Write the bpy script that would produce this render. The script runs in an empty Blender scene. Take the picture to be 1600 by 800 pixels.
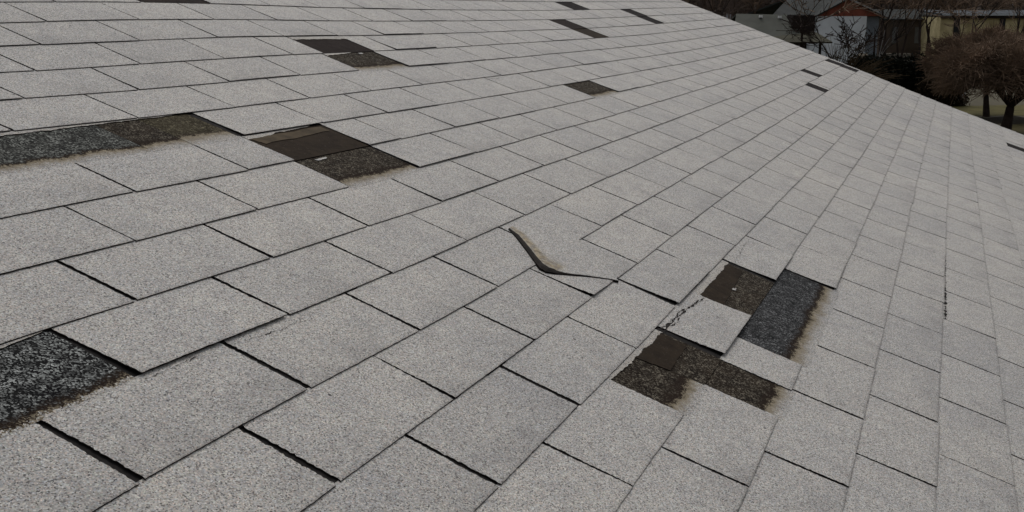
import bpy, bmesh, math, random
import numpy as np
from mathutils import Vector, Matrix

# ---------------------------------------------------------------- measurements
W = 0.3048          # width of one shingle tab
E = 0.127           # exposed height of one course
FPX=1741.275
R3=np.array([[0.363535, 0.874865, -0.320083], [-0.200324, 0.408967, 0.89029], [0.909787, -0.259531, 0.32393]])
T3=np.array([-1.770619, -0.228494, 0.945068])
U_RAKE=30.019
SLOT={1: 0.653, 2: 0.159, 3: 0.682, 4: 0.18, 5: 0.676, 6: 0.198, 7: 0.656, 8: 0.17, 9: 0.687, 10: 0.205, 11: 0.726, 12: 0.259, 13: 0.795, 14: 0.297, 15: 0.799, 16: 0.275, 17: 0.764, 18: 0.278}
SG=np.arange(0.9,4.01,.17); VG=np.arange(-6,27,1.7); SG2=np.linspace(.9,3.9,7); VG2=np.linspace(-5,26,7)
HC=np.array([196,151,58,-88,-285,-525,-790,-1053,-1262,-1291,-1138,-1031,-1043,-1080,-1091,-1065,-1014,-956,-910,-884,245,202,111,-38,-249,-513,-808,-1133,-1473,-1529,-1164,-968,-1047,-1132,-1153,-1114,-1042,-967,-909,-878,342,307,224,73,-166,-483,-818,-1223,-2006,-2434,-1594,-1023,-1143,-1278,-1301,-1221,-1098,-984,-902,-861,482,466,412,272,-9,-445,-837,-1051,-2485,-4275,-3171,-1655,-1425,-1545,-1577,-1399,-1169,-989,-876,-822,648,673,693,613,293,-406,-1234,-829,-1378,-3917,-3357,-1335,-1030,-1749,-2045,-1646,-1214,-951,-809,-747,804,896,1066,1123,785,-6,-1722,-1915,-632,-1314,-1134,352,79,-1941,-2655,-1791,-1106,-814,-682,-627,884,1029,1340,1441,924,884,16,-1629,-1376,-545,-245,62,149,-1471,-2143,-1142,-640,-542,-494,-466,833,892,958,533,-316,706,1869,752,-112,836,848,-99,859,563,-374,-179,-194,-293,-300,-287,733,610,150,-1011,-1876,-694,285,-1,-120,732,381,-39,1395,451,-1276,-1077,-497,-237,-138,-101,770,668,343,-178,160,1244,1034,751,773,982,29,25,1455,219,-1111,-790,-262,-14,84,119,926,981,1100,1411,2294,2786,2239,2447,2487,2145,1500,2017,2698,1483,813,748,502,380,369,377,1046,1217,1534,1754,1594,1071,988,1691,1593,915,1636,3744,3618,1184,-99,130,470,603,643,652,1014,1271,1831,2439,2536,2388,2692,2846,1971,876,1905,4287,4073,1854,507,511,811,943,960,951,740,930,1374,2013,2614,3307,3939,3802,2897,1839,2191,3584,3659,2854,2219,1812,1571,1434,1326,1263,288,288,271,256,457,1208,2059,2203,1746,1007,968,1831,2434,2704,2556,2191,2009,1859,1659,1539,-152,-285,-583,-950,-1052,-606,26,147,-32,-218,-163,434,1215,1880,1989,1921,2090,2086,1868,1721,-454,-600,-891,-1208,-1327,-1153,-892,-878,-814,-546,-319,29,594,1189,1453,1625,1932,2021,1885,1777,-614,-722,-915,-1108,-1193,-1143,-1042,-990,-832,-524,-246,49,455,897,1207,1456,1713,1826,1796,1753,-680,-761,-896,-1028,-1094,-1078,-1011,-921,-750,-490,-212,89,443,811,1120,1376,1589,1706,1729,1722])*1e-5
AC=np.array([38,49,62,64,56,45,38,22,29,36,37,36,33,30,-9,-21,-35,-32,-10,10,17,-22,-34,-42,-32,-11,3,9,-12,-9,0,11,13,9,8,-5,-1,10,18,17,12,9,-3,1,8,14,15,12,11])*1e-5
BC=np.array([-133,-158,-200,-239,-252,-233,-209,-116,-158,-237,-312,-314,-246,-189,-60,-106,-187,-253,-242,-160,-99,61,85,147,208,187,120,78,162,229,363,470,417,278,189,187,224,288,311,254,193,167,186,198,208,184,137,124,134])*1e-5

CAM_H = 5.0         # eye height above the lawn

X_c = R3[:, 0] / np.linalg.norm(R3[:, 0])                     # along the courses (level)
up_c = np.array([0.0, -X_c[2], X_c[1]]); up_c /= np.linalg.norm(up_c)
Y_c = np.cross(up_c, X_c)                                     # level, up the slope
M = np.stack([X_c, Y_c, up_c])                                # camera frame -> world
CAM = np.array([0.0, 0.0, CAM_H])
SC = bpy.context.scene
COL = SC.collection

# ---------------------------------------------------------------- camera, sky, sun, exposure
cd = bpy.data.cameras.new("camera")
cd.sensor_width = 36.0
cd.lens = FPX / 1600 * 36.0
cd.clip_start = 0.02; cd.clip_end = 3000
cam = bpy.data.objects.new("camera", cd); COL.objects.link(cam)
cm = np.eye(4)
cm[:3, 0] = M @ np.array([1, 0, 0]); cm[:3, 1] = M @ np.array([0, -1, 0]); cm[:3, 2] = M @ np.array([0, 0, -1]); cm[:3, 3] = CAM
cam.matrix_world = Matrix(cm.tolist())
SC.camera = cam

wd = bpy.data.worlds.new("World"); SC.world = wd; wd.use_nodes = True
SUN_EL, SUN_AZ = math.radians(50), math.radians(18)           # azimuth measured from world X, counter-clockwise
sun_dir = Vector((math.cos(SUN_EL) * math.cos(SUN_AZ), math.cos(SUN_EL) * math.sin(SUN_AZ), math.sin(SUN_EL)))
nt = wd.node_tree
bg = nt.nodes["Background"]
sky = nt.nodes.new("ShaderNodeTexSky"); sky.sky_type = 'NISHITA'; sky.sun_disc = False
sky.sun_elevation = SUN_EL; sky.sun_rotation = math.pi / 2 - SUN_AZ
sky.air_density = 1.0; sky.dust_density = 6.0; sky.ozone_density = 1.0
hs = nt.nodes.new("ShaderNodeHueSaturation"); hs.inputs["Saturation"].default_value = 0.22   # grey cloud cover
nt.links.new(sky.outputs[0], hs.inputs["Color"]); nt.links.new(hs.outputs[0], bg.inputs[0])
bg.inputs[1].default_value = 0.13
sl = bpy.data.lights.new("sun", 'SUN'); sl.energy = 0.6; sl.angle = math.radians(22); sl.color = (1.0, 0.985, 0.96)
so = bpy.data.objects.new("sun", sl); COL.objects.link(so)
so.rotation_euler = sun_dir.to_track_quat('Z', 'Y').to_euler(); so.location = (0, 0, 40)
SC.view_settings.view_transform = 'Standard'; SC.view_settings.look = 'None'
SC.view_settings.exposure = -0.14; SC.view_settings.gamma = 1.0; SC.view_settings.use_curve_mapping = False
SC.render.resolution_x = 1024; SC.render.resolution_y = 512
try:
    SC.cycles.max_bounces = 6; SC.cycles.diffuse_bounces = 3
except Exception: pass

# ---------------------------------------------------------------- the surface the shingles follow
def _basis(u, v, sg, vg):
    s = np.log(np.maximum(u + 2.5, .3)); a_ = sg[1] - sg[0]; b_ = vg[1] - vg[0]
    A = np.exp(-.5 * ((s[:, None] - sg) / a_) ** 2); B = np.exp(-.5 * ((v[:, None] - vg) / b_) ** 2)
    A /= A.sum(1, keepdims=True) + 1e-9; B /= B.sum(1, keepdims=True) + 1e-9
    return (A[:, :, None] * B[:, None, :]).reshape(len(u), -1)

def roofpt(u, v, z):
    """(tab, course, height in m above the sagging deck) -> world metres"""
    u = np.atleast_1d(np.asarray(u, float)).ravel(); v = np.broadcast_to(np.asarray(v, float).ravel(), u.shape); z = np.broadcast_to(np.asarray(z, float).ravel(), u.shape)
    B = _basis(u, v, SG, VG); B2 = _basis(u, v, SG2, VG2)
    P = np.stack([u * W + B2 @ AC, v * E + B2 @ BC, B @ HC - z], 1)
    return (P @ R3.T + T3) @ M.T + CAM

HB = np.array([*roofpt([14.0], [8.0], [0.0])[0][:2], 0.0])       # base of the house on the ground

def project(Pw):
    c = (Pw - CAM) @ M
    return np.stack([800 + FPX * c[:, 0] / c[:, 2], 400 + FPX * c[:, 1] / c[:, 2]], 1), c[:, 2]

# ---------------------------------------------------------------- object helpers
def prop(o, label=None, cat=None, group=None, kind=None):
    if label: o["label"] = label
    if cat: o["category"] = cat
    if group: o["group"] = group
    if kind: o["kind"] = kind
    return o

def empty(name, loc, label, cat, group=None, rz=0.0):
    o = bpy.data.objects.new(name, None); COL.objects.link(o); o.empty_display_size = .2
    o.location = loc; o.rotation_euler = (0, 0, rz)
    return prop(o, label, cat, group)

def mesh_obj(name, verts, faces, mats, parent=None, fmat=None, attrs=None, smooth=False, loc=None):
    me = bpy.data.meshes.new(name)
    me.from_pydata([tuple(map(float, p)) for p in verts], [], [tuple(map(int, f)) for f in faces])
    if not isinstance(mats, (list, tuple)): mats = [mats]
    for m in mats: me.materials.append(m)
    if fmat is not None: me.polygons.foreach_set("material_index", np.asarray(fmat, dtype=np.int32))
    if attrs:
        for k, val in attrs.items():
            at = me.attributes.new(k, 'FLOAT', 'POINT'); at.data.foreach_set("value", np.asarray(val, dtype=np.float32))
    if smooth: me.polygons.foreach_set("use_smooth", [True] * len(me.polygons))
    me.update()
    o = bpy.data.objects.new(name, me); COL.objects.link(o)
    if parent is not None: o.parent = parent
    if loc is not None: o.location = loc
    return o

# ---------------------------------------------------------------- materials
class NT:
    def __init__(s, name):
        s.m = bpy.data.materials.new(name); s.m.use_nodes = True; s.t = s.m.node_tree
        s.b = s.t.nodes["Principled BSDF"]; s.b.inputs["Roughness"].default_value = .9
        s.b.inputs["Specular IOR Level"].default_value = .25
    def n(s, typ, **kw):
        x = s.t.nodes.new(typ)
        for k, v in kw.items():
            if k.startswith("i_"):
                key = k[2:].replace("_", " ")
                x.inputs[int(key) if key.isdigit() else key].default_value = v
            else: setattr(x, k, v)
        return x
    def l(s, a, b): s.t.links.new(a, b)
    def coord(s): return s.n("ShaderNodeTexCoord").outputs["Object"]
    def noise(s, vec, scale, detail=3, rough=.55):
        x = s.n("ShaderNodeTexNoise", i_Scale=scale, i_Detail=detail, i_Roughness=rough); s.l(vec, x.inputs["Vector"]); return x.outputs["Fac"]
    def vor(s, vec, scale, feature='F1'):
        x = s.n("ShaderNodeTexVoronoi", feature=feature, i_Scale=scale); s.l(vec, x.inputs["Vector"]); return x
    def ramp(s, fac, pts, interp='LINEAR'):
        x = s.n("ShaderNodeValToRGB"); x.color_ramp.interpolation = interp
        e = x.color_ramp.elements
        while len(e) < len(pts): e.new(.5)
        for el, (p, c) in zip(e, pts):
            el.position = p; el.color = (*c, 1) if len(c) == 3 else c
        s.l(fac, x.inputs[0]); return x.outputs[0]
    def math(s, op, a, b=None, clamp=False):
        x = s.n("ShaderNodeMath", operation=op, use_clamp=clamp)
        for i, q in enumerate((a, b)):
            if q is None: continue
            if isinstance(q, (int, float)): x.inputs[i].default_value = q
            else: s.l(q, x.inputs[i])
        return x.outputs[0]
    def mix(s, fac, a, b, mode='MIX'):
        x = s.n("ShaderNodeMix", data_type='RGBA', blend_type=mode)
        for i, q in ((0, fac), (6, a), (7, b)):
            if isinstance(q, (int, float)): x.inputs[i].default_value = q
            elif isinstance(q, tuple): x.inputs[i].default_value = (*q, 1)
            else: s.l(q, x.inputs[i])
        return x.outputs[2]
    def maprange(s, v, a, b, c=0., d=1., smooth=False):
        x = s.n("ShaderNodeMapRange", clamp=True)
        if smooth: x.interpolation_type = 'SMOOTHSTEP'
        s.l(v, x.inputs[0])
        for i, q in enumerate((a, b, c, d)): x.inputs[i + 1].default_value = q
        return x.outputs[0]
    def attr(s, name): return s.n("ShaderNodeAttribute", attribute_name=name).outputs["Fac"]
    def color(s, c):
        if isinstance(c, tuple): s.b.inputs["Base Color"].default_value = (*c, 1)
        else: s.l(c, s.b.inputs["Base Color"])
    def bump(s, h, dist, strength=1.):
        x = s.n("ShaderNodeBump", i_Strength=strength, i_Distance=dist); s.l(h, x.inputs["Height"]); s.l(x.outputs[0], s.b.inputs["Normal"])

def plain(name, c, rough=.9, var=.15, scale=6.):
    k = NT(name); k.b.inputs["Specular IOR Level"].default_value = .06 if rough > .7 else .4; v = k.noise(k.coord(), scale, 4)
    a = tuple(x * (1 - var) for x in c); b = tuple(min(1, x * (1 + var)) for x in c)
    k.color(k.ramp(v, [(.3, a), (.7, b)])); k.b.inputs["Roughness"].default_value = rough
    return k.m

def granule_color(k, vec):
    """mineral granules: pale grey with dark, tan and bluish grains, clumped, with faint weathering"""
    g = k.vor(vec, 640.)
    val = k.n("ShaderNodeSeparateColor"); k.l(g.outputs["Color"], val.inputs[0])
    base = k.ramp(val.outputs[0], [(0., (.065, .06, .06)), (.08, (.13, .122, .118)), (.20, (.26, .25, .241)), (.55, (.335, .323, .309)), (.86, (.42, .405, .386)), (1., (.56, .545, .52))])
    tint = k.ramp(val.outputs[1], [(0., (.93, 1.0, 1.08)), (.35, (1., 1., 1.)), (.65, (1.0, 1.0, .96)), (.85, (1.10, .97, .92)), (1., (.92, 1.03, .95))])
    c = k.mix(1.0, base, tint, 'MULTIPLY')
    clump = k.noise(vec, 210., 3, .7)
    c = k.mix(1.0, c, k.ramp(clump, [(.25, (.84, .84, .86)), (.5, (1., 1., 1.)), (.75, (1.12, 1.11, 1.09))]), 'MULTIPLY')
    mott = k.noise(vec, 22., 4, .6)
    c = k.mix(1.0, c, k.ramp(mott, [(.3, (.90, .905, .92)), (.7, (1.08, 1.075, 1.06))]), 'MULTIPLY')
    big = k.noise(vec, 2.2, 4, .6)
    c = k.mix(1.0, c, k.ramp(big, [(.3, (.93, .94, .955)), (.7, (1.05, 1.045, 1.03))]), 'MULTIPLY')
    pit = k.vor(vec, 26.); ps = k.n("ShaderNodeSeparateColor"); k.l(pit.outputs["Color"], ps.inputs[0])
    pm = k.math('MULTIPLY', k.maprange(pit.outputs["Distance"], .05, .075, 1, 0), k.math('GREATER_THAN', ps.outputs[0], .86))
    return k.mix(pm, c, (.045, .04, .04))

def mat_granules():
    k = NT("grey_granules"); vec = k.coord()
    c = granule_color(k, vec)
    c = k.mix(1.0, c, k.ramp(k.attr("tone"), [(0., (.93, .932, .94)), (.5, (1., 1., 1.)), (1., (1.07, 1.063, 1.052))]), 'MULTIPLY')
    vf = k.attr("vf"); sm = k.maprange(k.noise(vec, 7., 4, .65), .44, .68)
    edge = k.maprange(k.math('ADD', vf, k.math('MULTIPLY', k.math('SUBTRACT', k.noise(vec, 130., 3), .5), .03)), .978, .998)  # granule wear at the lower edge, plus painted shading of its rolled lip
    stain_shade = k.math('MULTIPLY', k.math('MULTIPLY', k.maprange(vf, .3, 1., 0, 1, True), sm), .32)  # patchy stain that also paints shading towards the lower edge
    c = k.mix(stain_shade, c, (.10, .095, .095))
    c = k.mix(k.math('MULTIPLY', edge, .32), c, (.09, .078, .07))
    d = k.attr("dirt"); dn = k.math('MULTIPLY', d, k.maprange(k.noise(vec, 60., 4), .3, .6, .5, 1.))
    c = k.mix(dn, c, k.ramp(k.noise(vec, 90., 3), [(.3, (.06, .045, .025)), (.5, (.17, .13, .072)), (.7, (.33, .265, .155))]))
    k.color(c)
    k.bump(k.vor(vec, 520.).outputs["Distance"], .0007, .55)
    k.b.inputs["Roughness"].default_value = .85
    return k.m

def mat_patch(name, lo, hi, fleck, fleckcol, scale, tan, vd, brownend=.0, smoothness=0.):
    """bare area: asphalt or old black granules, ending in a tan dirt line and then in the pale granules of the course below"""
    k = NT(name); vec = k.coord()
    nz = k.noise(vec, 70., 4, .6)
    base = k.ramp(k.noise(vec, 30., 5, .65), [(.3, lo), (.7, hi)])
    g = k.vor(vec, scale); sp = k.n("ShaderNodeSeparateColor"); k.l(g.outputs["Color"], sp.inputs[0])
    fl = k.maprange(sp.outputs[0], 1 - fleck, 1 - fleck * .35)
    cl = k.maprange(k.noise(vec, 55., 3, .6), .38, .6, .25, 1.)
    fc = k.mix(sp.outputs[1], fleckcol, tuple(x * .45 for x in fleckcol))
    c = k.mix(k.math('MULTIPLY', fl, cl), base, fc)
    vf = k.attr("vf")
    ve = k.math('ADD', vf, k.math('MULTIPLY', k.math('SUBTRACT', nz, .5), .16))
    ve = k.math('ADD', ve, k.math('MULTIPLY', k.math('SUBTRACT', k.noise(vec, 16., 2), .5), .22))
    ve = k.math('ADD', ve, k.math('MULTIPLY', k.math('SUBTRACT', sp.outputs[2], .5), .07))
    if brownend > 0:
        c = k.mix(k.maprange(ve, vd - brownend, vd - brownend * .4), c, (.019, .013, .0095))
    if tan:
        tn = k.ramp(k.noise(vec, 110., 4), [(.3, (.12, .098, .068)), (.7, (.26, .225, .165))])
        c = k.mix(k.maprange(ve, vd - .02, vd + .02), c, tn)
        gr = granule_color(k, vec)
        c = k.mix(k.maprange(ve, vd + .02, vd + tan, smooth=True), c, gr)
    k.color(c)
    k.bump(g.outputs["Distance"], .0012 * (1 - smoothness), .8)
    k.b.inputs["Roughness"].default_value = .95; k.b.inputs["Specular IOR Level"].default_value = .03
    return k.m

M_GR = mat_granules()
M_ASPH = plain("asphalt_core", (.017, .014, .0125), .85, .4, 60.)
M_FELT = plain("black_headlap", (.016, .0145, .014), .9, .45, 50.)
M_BLACKGR = lambda n, **kw: mat_patch(n, **kw)

# ---------------------------------------------------------------- the shingled house
house = empty("house", tuple(HB), "house whose pale grey shingled roof with torn and missing tabs fills the foreground", "house")

def H(P): return P - HB
RAND = random.Random(7)
NR = np.random.RandomState(5)
J0, J1 = -13, 25
U_MIN = -4.0
STEP, THK = .0021, .0016
def slot_off(j):
    if j in SLOT: return SLOT[j]
    return (.655 if j % 2 else .16) if j < 1 else (.79 if j % 2 else .30)

# bare areas: course, u0, u1
HOLES = {0: [(7.2, 8.15), (19.15, 20.1)], 1: [(22.18, 22.98)], 2: [(16.64, 17.5), (22.2, 22.95)], 3: [(8.2, 9.2), (16.64, 17.52)], 4: [(8.2, 9.17)],
         6: [(2.2, 5.155)], 7: [(5.17, 6.16), (11.7, 12.64)], 8: [(5.18, 6.16)], 10: [(1.2, 2.2), (24.05, 24.75), (28.78, 29.72)],
         11: [(21.7, 22.42), (28.8, 29.72)], 14: [(4.25, 5.24), (6.21, 7.26)], 15: [(4.76, 5.24), (5.74, 7.79)], 21: [(25.45, 26.2)]}

def noise1(n, amp, rs, sm=0):
    x = rs.randn(n) * amp
    if sm:
        kx = np.ones(sm) / sm; x = np.convolve(np.pad(x, sm, mode='edge'), kx, 'same')[sm:-sm] * math.sqrt(sm)
    return x

def tab_mesh(j, ul0, ul1, ur0, ur1, nu, nv, rs, lift=0., curl=(0., 0.), rough=.0004, vtop=None, tear=False):
    """one tab: left edge runs ul0 (top) -> ul1 (bottom), right edge ur0 -> ur1; bottom edge carries the step"""
    v0 = j - 1.03 if vtop is None else vtop
    fv = np.concatenate([np.linspace(0, .93, nv), [.965, 1.]]); nv = nv + 1; fu = np.linspace(0, 1, nu + 1)
    v = v0 + (j - v0) * fv
    L = ul0 + (ul1 - ul0) * fv + noise1(nv + 1, rough / W, rs); R = ur0 + (ur1 - ur0) * fv + noise1(nv + 1, rough / W, rs)
    L = np.maximum(L, U_MIN); R = np.minimum(R, U_RAKE)
    bott = noise1(nu + 1, rough * .35 / E, rs) + noise1(1, .0008 / E, rs)[0] + (fu - .5) * noise1(1, .0012 / E, rs)[0]
    UU = L[:, None] + (R - L)[:, None] * fu[None, :]
    VV = v[:, None] + bott[None, :] * fv[:, None] ** 2
    g = (VV - (j - 1)); Z = STEP * g
    Z += lift * np.clip(g, 0, 1)[:, :] ** 2
    Z += (curl[0] * (1 - fu)[None, :] ** 3 + curl[1] * fu[None, :] ** 3) * np.clip(g, 0, 1) ** 2.5
    Z += (rs.rand() * .0007) * np.sin(fu * math.pi)[None, :] * np.clip(g, 0, 1)
    Z -= .0006 * np.clip((fv - .965) / .035, 0, 1)[:, None]
    top = roofpt(UU.ravel(), VV.ravel(), Z.ravel())
    bot = roofpt(UU.ravel(), VV.ravel(), Z.ravel() - THK)
    nvv = (nv + 1) * (nu + 1); w = nu + 1
    faces, fm = [], []
    for a in range(nv):
        for b in range(nu):
            i = a * w + b; faces.append((i, i + w, i + w + 1, i + 1)); fm.append(0)
    for a in range(nv):
        i = a * w; faces.append((i, i + nvv, i + w + nvv, i + w)); fm.append(1)
        i = a * w + nu; faces.append((i, i + w, i + w + nvv, i + nvv)); fm.append(1)
    for b in range(nu):
        i = nv * w + b; faces.append((i, i + nvv, i + 1 + nvv, i + 1)); fm.append(1)
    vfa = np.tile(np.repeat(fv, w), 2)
    return np.concatenate([top, bot]), faces, fm, vfa

# slots shared by neighbouring tabs
slotw = {}
def slot(j, k):
    if (j, k) not in slotw:
        r = random.Random(j * 971 + k * 31 + 5)
        near = 1.0 if (9 <= j <= 16 and k < 9) else .85
        wt = (r.uniform(.005, .0078)) * near; wb = (r.uniform(.0065, .0095)) * near
        if r.random() < .14: wt *= .35
        if r.random() < .16: wb *= .4
        if (j, k) in ((11, 1), (11, 0), (12, 2), (11, 2), (13, 3)): wt, wb = .0085, .012
        if (j, k) == (13, 5): wt, wb = .009, .019
        slotw[(j, k)] = (r.uniform(-.006, .006) , r.uniform(-.008, .008), wt / W / 2, wb / W / 2)
    return slotw[(j, k)]

segs = []                                   # (j, ul0, ul1, ur0, ur1)
for j in range(J0, J1 + 1):
    o = slot_off(j)
    k = math.floor(U_MIN - o)
    while k + o < U_RAKE:
        dt, db, wt, wb = slot(j, k); et, eb, xt, xb = slot(j, k + 1)
        a0, a1 = k + o + dt + wt, k + o + db + wb; b0, b1 = k + 1 + o + et - xt, k + 1 + o + eb - xb
        parts = [(a0, a1, b0, b1)]
        for (h0, h1) in HOLES.get(j, []):
            new = []
            for (p0, p1, q0, q1) in parts:
                if h1 <= min(p0, p1) + .03 or h0 >= max(q0, q1) - .03: new.append((p0, p1, q0, q1)); continue
                if h0 > max(p0, p1) + .06: new.append((p0, p1, h0, h0))
                if h1 < min(q0, q1) - .06: new.append((h1, h1, q0, q1))
            parts = new
        for q in parts:
            if q[2] > U_MIN + .05 and q[0] < U_RAKE - .05: segs.append((j, k) + q)
        k += 1

def seen_area(s):
    j, k, a0, a1, b0, b1 = s
    P, d = project(roofpt([a0, b0, b1, a1], [j - 1, j - 1, j, j], [0] * 4))
    if (d < .15).any(): return 0.
    cx, cy = P.mean(0)
    # visible share by sampling
    n = 0
    for fu in (.1, .3, .5, .7, .9):
        for fv in (.1, .3, .5, .7, .9):
            q = (P[0] * (1 - fu) + P[1] * fu) * (1 - fv) + (P[3] * (1 - fu) + P[2] * fu) * fv
            n += (0 <= q[0] <= 1600 and 0 <= q[1] <= 800)
    x, y = P[:, 0], P[:, 1]
    return abs(np.dot(x, np.roll(y, -1)) - np.dot(y, np.roll(x, -1))) / 2 * n / 25

areas = [seen_area(s) for s in segs]
order = np.argsort(-np.array(areas)); own = set(order[:99].tolist())

LIFT = {(17, 8): .0035, (17, 9): .004, (3, 9): .003, (7, 4): .001, (5, 13): .002, (14, 5): .0045, (10, 2): .0028, (8, 6): .0022, (7, 5): .0018, (14, 7): .003, (15, 7): .003, (15, 5): .002, (4, 9): .0025, (7, 12): .002, (6, 5): .002, (2, 10): .003, (13, 5): .003}
fV, fF, fM, fT, fA = [], [], [], [], []; nb = 0
for idx, s in enumerate(segs):
    j, k = s[:2]; rs = np.random.RandomState(1000 + idx)
    near = idx in own
    lift = LIFT.get((j, k), (abs(rs.randn()) * .00035 if rs.rand() < .85 else rs.rand() * .0016))
    if j >= 16: lift *= .4
    cu = (max(0, rs.randn()) * .0004, max(0, rs.randn()) * .0006)
    if (j, k) == (12, 5): cu = (.004, 0)
    nu, nv = (44, 34) if near else (7, 3)
    V, F, Fm, vfa = tab_mesh(j, s[2], s[3], s[4], s[5], nu, nv, rs, lift, cu, (.0007 if j >= 10 else .0005) if near else .0003)
    tone = float(np.clip(.5 + rs.randn() * .2, 0, 1)); dirt = 0.
    if near:
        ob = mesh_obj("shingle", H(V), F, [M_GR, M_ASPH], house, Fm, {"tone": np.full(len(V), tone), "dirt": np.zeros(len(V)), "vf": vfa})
        if (j, k) in ((14, 5),): ob["label"] = "single shingle tab left standing between two torn bare patches"
    else:
        fV.append(V); fA.append(vfa); fF += [tuple(i + nb for i in q) for q in F]; fM += Fm; fT.append(np.full(len(V), tone)); nb += len(V)
fV = np.concatenate(fV); fT = np.concatenate(fT)
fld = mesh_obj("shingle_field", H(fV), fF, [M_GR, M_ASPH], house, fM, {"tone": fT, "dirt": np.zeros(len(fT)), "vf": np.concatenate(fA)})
prop(fld, "pale grey shingle courses running back to the far edge of the roof", kind="stuff")

# black headlap of the courses, seen in the slots
V, F = [], []; n0 = 0
us = np.arange(U_MIN, U_RAKE + .01, .5); us = np.append(us[us < U_RAKE - .05], U_RAKE - .01)
for j in range(J0, J1 + 1):
    for v_, z_ in ((j - 1.02, -THK - .0006), (j - .5, STEP * .5 - THK - .0004), (j - .0, STEP - THK - .0006)):
        V.append(roofpt(us, np.full(len(us), v_), np.full(len(us), z_)))
    n = len(us)
    for a in range(2):
        for b in range(n - 1):
            i = n0 + a * n + b; F.append((i, i + n, i + n + 1, i + 1))
    n0 += 3 * n
mesh_obj("headlap", H(np.concatenate(V)), F, M_FELT, house)

# ---- bare patches
P_MATS = {
 'smooth': mat_patch("bare_felt", (.014, .010, .009), (.024, .018, .016), .03, (.06, .055, .05), 500., 0, 2., 0, .8),
 'smoothtan': mat_patch("dusty_felt", (.017, .013, .010), (.034, .025, .017), .05, (.07, .06, .05), 500., 0, 2., 0, .8),
 'grey': mat_patch("bare_black_granules", (.010, .010, .010), (.028, .028, .026), .55, (.26, .27, .25), 400., .20, .86, .1),
 'brown': mat_patch("bare_brown_granules", (.009, .007, .0058), (.028, .021, .015), .42, (.20, .178, .14), 440., .22, .82, .16),
 'browncut': mat_patch("bare_brown_granules_cut", (.009, .007, .0058), (.028, .021, .015), .42, (.20, .178, .14), 440., 0, 2., 0),
 'olive': mat_patch("bare_olive_granules", (.016, .013, .008), (.045, .038, .024), .5, (.17, .15, .10), 400., .30, .74, .06),
 'coarse': mat_patch("bare_speckled_granules", (.005, .005, .006), (.014, .014, .014), .55, (.36, .375, .365), 480., .03, .93, .12),
 'blue': mat_patch("bare_blue_black_granules", (.009, .0095, .010), (.025, .0255, .0265), .5, (.21, .213, .218), 450., .22, .82, .14),
 'far': mat_patch("bare_far_patch", (.010, .008, .008), (.02, .017, .017), .2, (.05, .047, .047), 300., 0, 2., 0),
}
PATCHES = [ # course, u0, u1, end, material, lower layer ends in a step, label
 (0, 7.2, 8.15, 1., 'smooth', 1, "dark maroon bare patch cut by the top edge of the picture"),
 (3, 8.2, 9.2, 1., 'smooth', 1, "smooth dark bare patch with a curved top edge near the top"),
 (4, 8.2, 9.17, 1.07, 'brown', 0, "dark brown bare patch below the smooth one near the top"),
 (6, 2.2, 4.28, 1.07, 'grey', 0, "long speckled black bare patch at the left edge"),
 (6, 4.28, 4.66, 1.07, 'brown', 0, "brown stretch of the long bare patch at the left"),
 (6, 4.66, 5.155, 1.07, 'olive', 0, "olive brown end of the long bare patch at the left"),
 (7, 5.17, 6.16, 1., 'smoothtan', 1, "smooth dark felt patch with a tan upper band"),
 (8, 5.18, 6.16, 1.07, 'brown', 0, "grainy brown patch with a tan lower border"),
 (10, 1.2, 2.2, 1.0, 'coarse', 0, "coarse white flecked black patch at the lower left edge"),
 (0, 19.15, 20.1, 1., 'far', 1, None), (1, 22.18, 22.98, 1., 'far', 1, None), (2, 22.2, 22.95, 1., 'far', 1, None),
 (2, 16.64, 17.5, 1., 'smooth', 1, None), (3, 16.64, 17.52, 1., 'smoothtan', 1, None),
 (7, 11.7, 12.64, 1.07, 'brown', 0, "small brown patch with a tan lower corner, above the middle"),
 (10, 24.05, 24.75, 1., 'far', 1, None), (10, 28.78, 29.72, 1., 'far', 1, None), (11, 28.8, 29.72, 1., 'far', 1, None),
 (11, 21.7, 22.42, 1., 'far', 1, None), (21, 25.45, 26.2, 1., 'far', 1, None),
 (14, 4.25, 4.75, 1.07, 'brown', 0, "grainy brown bare patch with a tan lower corner, below the standing tab"),
 (14, 4.742, 5.24, 1.0, 'browncut', 0, "brown stretch between the standing tab and the half width speckled patch"),
 (15, 4.742, 5.24, 1.07, 'brown', 0, "half width speckled patch beside the brown one"),
 (14, 6.21, 7.26, 1., 'browncut', 0, "brown bare patch above the standing tab"),
 (15, 5.74, 7.79, 1.09, 'blue', 0, "wide blue black speckled patch two tabs long"),
]
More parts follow.
